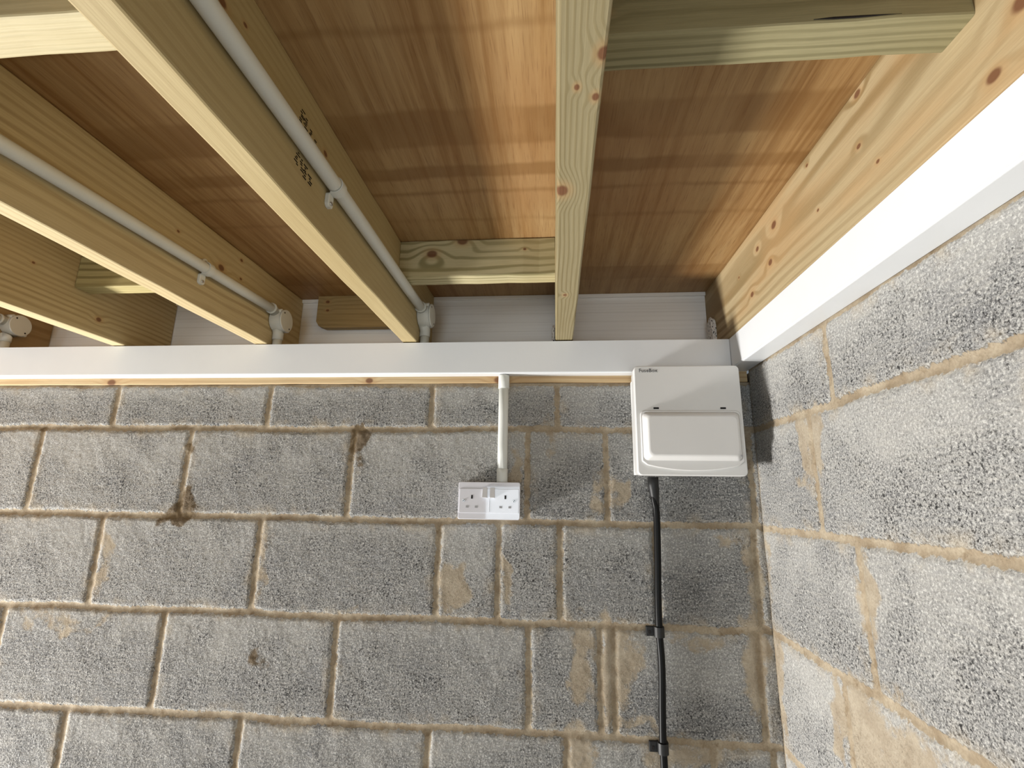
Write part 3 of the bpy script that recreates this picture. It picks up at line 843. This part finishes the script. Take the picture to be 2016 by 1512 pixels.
for x in (-0.246, -0.098):
    bm = bmesh.new(); box(bm, x - 0.006, x + 0.006, -0.1012, -0.0995, zz(0.1985), zz(0.2025), 0.0004)
    h = sub('hinge_slot', bm, MDK, cu); h['label'] = 'dark hinge slot above the lid'
bm = bmesh.new(); tube(bm, [(-0.0745, -0.1225, zz(0.092)), (-0.0745, -0.1236, zz(0.092))], 0.0022, 12)
o = sub('lid_button', bm, MSH, lid)
# maker's lettering as on the unit
tc = bpy.data.curves.new('lettering', 'FONT'); tc.body = 'FuseBox'; tc.size = 0.0118; tc.offset = 0.00018; tc.space_character = 1.05
to = bpy.data.objects.new('lettering', tc); C.objects.link(to)
bpy.context.view_layer.update()
me = bpy.data.meshes.new_from_object(to.evaluated_get(bpy.context.evaluated_depsgraph_get()))
bpy.data.objects.remove(to)
bm = bmesh.new(); bm.from_mesh(me)
bmesh.ops.solidify(bm, geom=bm.faces[:], thickness=0.0003)
bm.transform(Matrix.Translation((-0.2815, -0.1005, zz(0.2855))) @ Matrix.Rotation(math.radians(90), 4, 'X'))
o = sub('lettering', bm, MGREY, cu); o['label'] = 'small dark grey printed lettering'

# ------------------------------------------------------------------ supply cable, gland and cleats
cb = root('supply_cable', (-0.248, -0.012, 1.0), 'black armoured supply cable running down from the fuse box', 'cable')
pts = []
ctrl = [(-0.2455, -0.020, 0.03), (-0.2445, -0.018, 0.0), (-0.2405, -0.014, -0.022), (-0.2395, -0.0115, -0.06), (-0.2415, -0.0112, -0.136), (-0.2450, -0.0115, -0.22),
        (-0.2460, -0.0115, -0.290), (-0.2440, -0.0115, -0.36), (-0.2475, -0.0115, -0.449), (-0.2495, -0.0115, -0.52), (-0.2490, -0.0115, -0.60), (-0.249, -0.0115, -1.2), (-0.249, -0.0115, -1.85)]
def crom(P, n=8):
    out = []
    for i in range(len(P) - 1):
        p0 = Vector(P[max(i - 1, 0)]); p1 = Vector(P[i]); p2 = Vector(P[i + 1]); p3 = Vector(P[min(i + 2, len(P) - 1)])
        for k in range(n):
            t = k / n
            out.append(0.5 * ((2 * p1) + (-p0 + p2) * t + (2 * p0 - 5 * p1 + 4 * p2 - p3) * t * t + (-p0 + 3 * p1 - 3 * p2 + p3) * t ** 3))
    out.append(Vector(P[-1])); return out
bm = bmesh.new(); tube(bm, [(p.x, p.y, Z + p.z) for p in crom(ctrl)], 0.0078, 20)
sub('sheath', bm, MBK, cb)
bm = bmesh.new()
tube(bm, [(-0.2455, -0.022, zz(0.0492)), (-0.2455, -0.021, zz(0.030)), (-0.2440, -0.019, zz(0.020)), (-0.2425, -0.016, zz(0.0)), (-0.2410, -0.014, zz(-0.012)), (-0.2402, -0.013, zz(-0.018))],
     [0.0125, 0.0125, 0.0120, 0.0098, 0.0088, 0.0082], 24)
g = sub('gland_shroud', bm, MBK2, cb); g['label'] = 'tapered black rubber gland shroud'
for i, (zc, lab) in enumerate(((-0.291, 'upper black cleat screwed beside the supply cable'), (-0.519, 'lower black cleat screwed beside the supply cable, near the bottom edge'))):
    cx = -0.2462 if i == 0 else -0.2495
    r_ = root('cable_cleat', (cx, 0.0, zz(zc)), lab, 'cleat', 'black cleats on the supply cable')
    bm = bmesh.new()
    n = 16; ro, ri = 0.0115, 0.0080; yc = -0.0115
    pr = [(cx + ro * math.cos(math.radians(a)), yc + ro * math.sin(math.radians(a))) for a in [-180 + 180 * k / n for k in range(n + 1)]]
    pr = [(cx - ro, -0.001)] + pr + [(cx + ro, -0.001)]
    pi_ = [(cx + ri * math.cos(math.radians(a)), yc + ri * math.sin(math.radians(a))) for a in [0 - 180 * k / n for k in range(n + 1)]]
    pi_ = [(cx + ri, -0.001)] + pi_ + [(cx - ri, -0.001)]
    loft(bm, [[(a, b, zz(zc) - 0.0105) for a, b in pr + pi_], [(a, b, zz(zc) + 0.0105) for a, b in pr + pi_]], smooth=False)
    sub('strap', bm, MBK2, r_)
    bm = bmesh.new(); box(bm, cx - 0.0285, cx - ro + 0.001, -0.0085, -0.0008, zz(zc) - 0.0105, zz(zc) + 0.0105, 0.002)
    lug = sub('lug', bm, MBK2, r_)
    bm = bmesh.new(); tube(bm, [(cx - 0.021, -0.0082, zz(zc) - 0.002), (cx - 0.021, -0.0094, zz(zc) - 0.002)], [0.0042, 0.0036], 16)
    finish('screw', bm, MDK, lug, origin=ORG[lug.name])

# ------------------------------------------------------------------ double socket and its conduit
so = root('double_socket', (-0.6335, 0.0, zz(-0.0545)), 'white double socket outlet on the back wall with two rocker switches', 'socket')
X0, X1, Z0, Z1 = -0.7080, -0.5595, zz(-0.0550), zz(0.0320)
bm = bmesh.new(); box(bm, X0 + 0.003, X1 - 0.003, -0.029, -0.0004, Z0 + 0.002, Z1 - 0.002, 0.002)
sub('back_box', bm, MWS, so)
bm = bmesh.new(); L = []
for (ins, y) in ((0.0004, -0.0292), (0.0, -0.0305), (0.0, -0.0350), (0.0004, -0.0362), (0.0013, -0.0368)):
    L.append([(a, y, b) for a, b in rrect(X0 + ins, X1 - ins, Z0 + ins, Z1 - ins, 0.0045, 6)])
loft(bm, L)
# raised field
L = [[(a, y, b) for a, b in rrect(X0 + 0.003 + i, X1 - 0.003 - i, Z0 + 0.015 + i, Z1 - 0.016 - i, 0.001, 2)] for i, y in ((0, -0.0366), (0, -0.0376), (0.0006, -0.0382))]
loft(bm, L, smooth=False)
sub('face_plate', bm, MWS, so)
for x in (-0.6435, -0.6255):
    bm = bmesh.new()
    zt, zb = zz(0.0190), zz(-0.0050)
    pr = [(-0.0380, zt), (-0.0400, zt), (-0.0425, (zt + zb) / 2), (-0.0450, zb + 0.0008), (-0.0444, zb), (-0.0380, zb)]
    loft(bm, [[(x - 0.0055, y, z) for y, z in pr], [(x + 0.0055, y, z) for y, z in pr]], smooth=False)
    sub('rocker_switch', bm, MSW, so)
for cx in (-0.6745, -0.5942):
    bm = bmesh.new(); box(bm, cx - 0.0021, cx + 0.0021, -0.0386, -0.0381, zz(-0.0075), zz(0.0012)); o = sub('earth_slot', bm, MDK, so)
    o['label'] = 'black earth pin slot'
    for sx in (-0.0108, 0.0108):
        bm = bmesh.new(); box(bm, cx + sx - 0.0032, cx + sx + 0.0032, -0.0386, -0.0381, zz(-0.0285), zz(-0.0235)); o = sub('pin_slot', bm, MSH, so)
        o['label'] = 'grey shuttered pin slot'
for x in (-0.6945, -0.5740):
    bm = bmesh.new(); tube(bm, [(x, -0.0380, zz(-0.0118)), (x, -0.0392, zz(-0.0118))], [0.0036, 0.0030], 18)
    s1 = sub('plate_screw', bm, MST, so)
    bm = bmesh.new(); box(bm, x - 0.0028, x + 0.0028, -0.0396, -0.0391, zz(-0.0124), zz(-0.0112))
    bm.transform(Matrix.Translation((x, 0, zz(-0.0118))) @ Matrix.Rotation(math.radians(-40), 4, 'Y') @ Matrix.Translation((-x, 0, -zz(-0.0118))))
    finish('screw_slot', bm, MDK, s1, origin=ORG[s1.name])
# shallow central rib
bm = bmesh.new(); box(bm, -0.6338, -0.6322, -0.0388, -0.0381, zz(-0.0375), zz(-0.0075), 0.0003)
sub('centre_rib', bm, MWS, so)

cd = root('drop_conduit', (-0.6050, 0.0, zz(0.032)), 'short white vertical conduit from the white board down to the double socket', 'conduit')
cx, cy = -0.6055, -0.0142
bm = bmesh.new(); tube(bm, [(cx, cy, zz(0.034)), (cx, cy, zz(0.12)), (cx, cy, zz(0.2)), (cx, cy, zz(0.301))], 0.0124, 28); sub('pipe', bm, MWC, cd)
bm = bmesh.new(); tube(bm, [(cx, cy, zz(0.0322)), (cx, cy, zz(0.0345)), (cx, cy, zz(0.052)), (cx, cy, zz(0.0645)), (cx, cy, zz(0.0650))], [0.0136, 0.0136, 0.0134, 0.0138, 0.0128], 28); sub('coupler', bm, MWC, cd)
bm = bmesh.new(); tube(bm, [(cx, cy, zz(0.2660)), (cx, cy, zz(0.2665)), (cx, cy, zz(0.2975)), (cx, cy, zz(0.3005))], [0.0128, 0.0140, 0.0140, 0.0136], 28); sub('coupler', bm, MWC, cd)
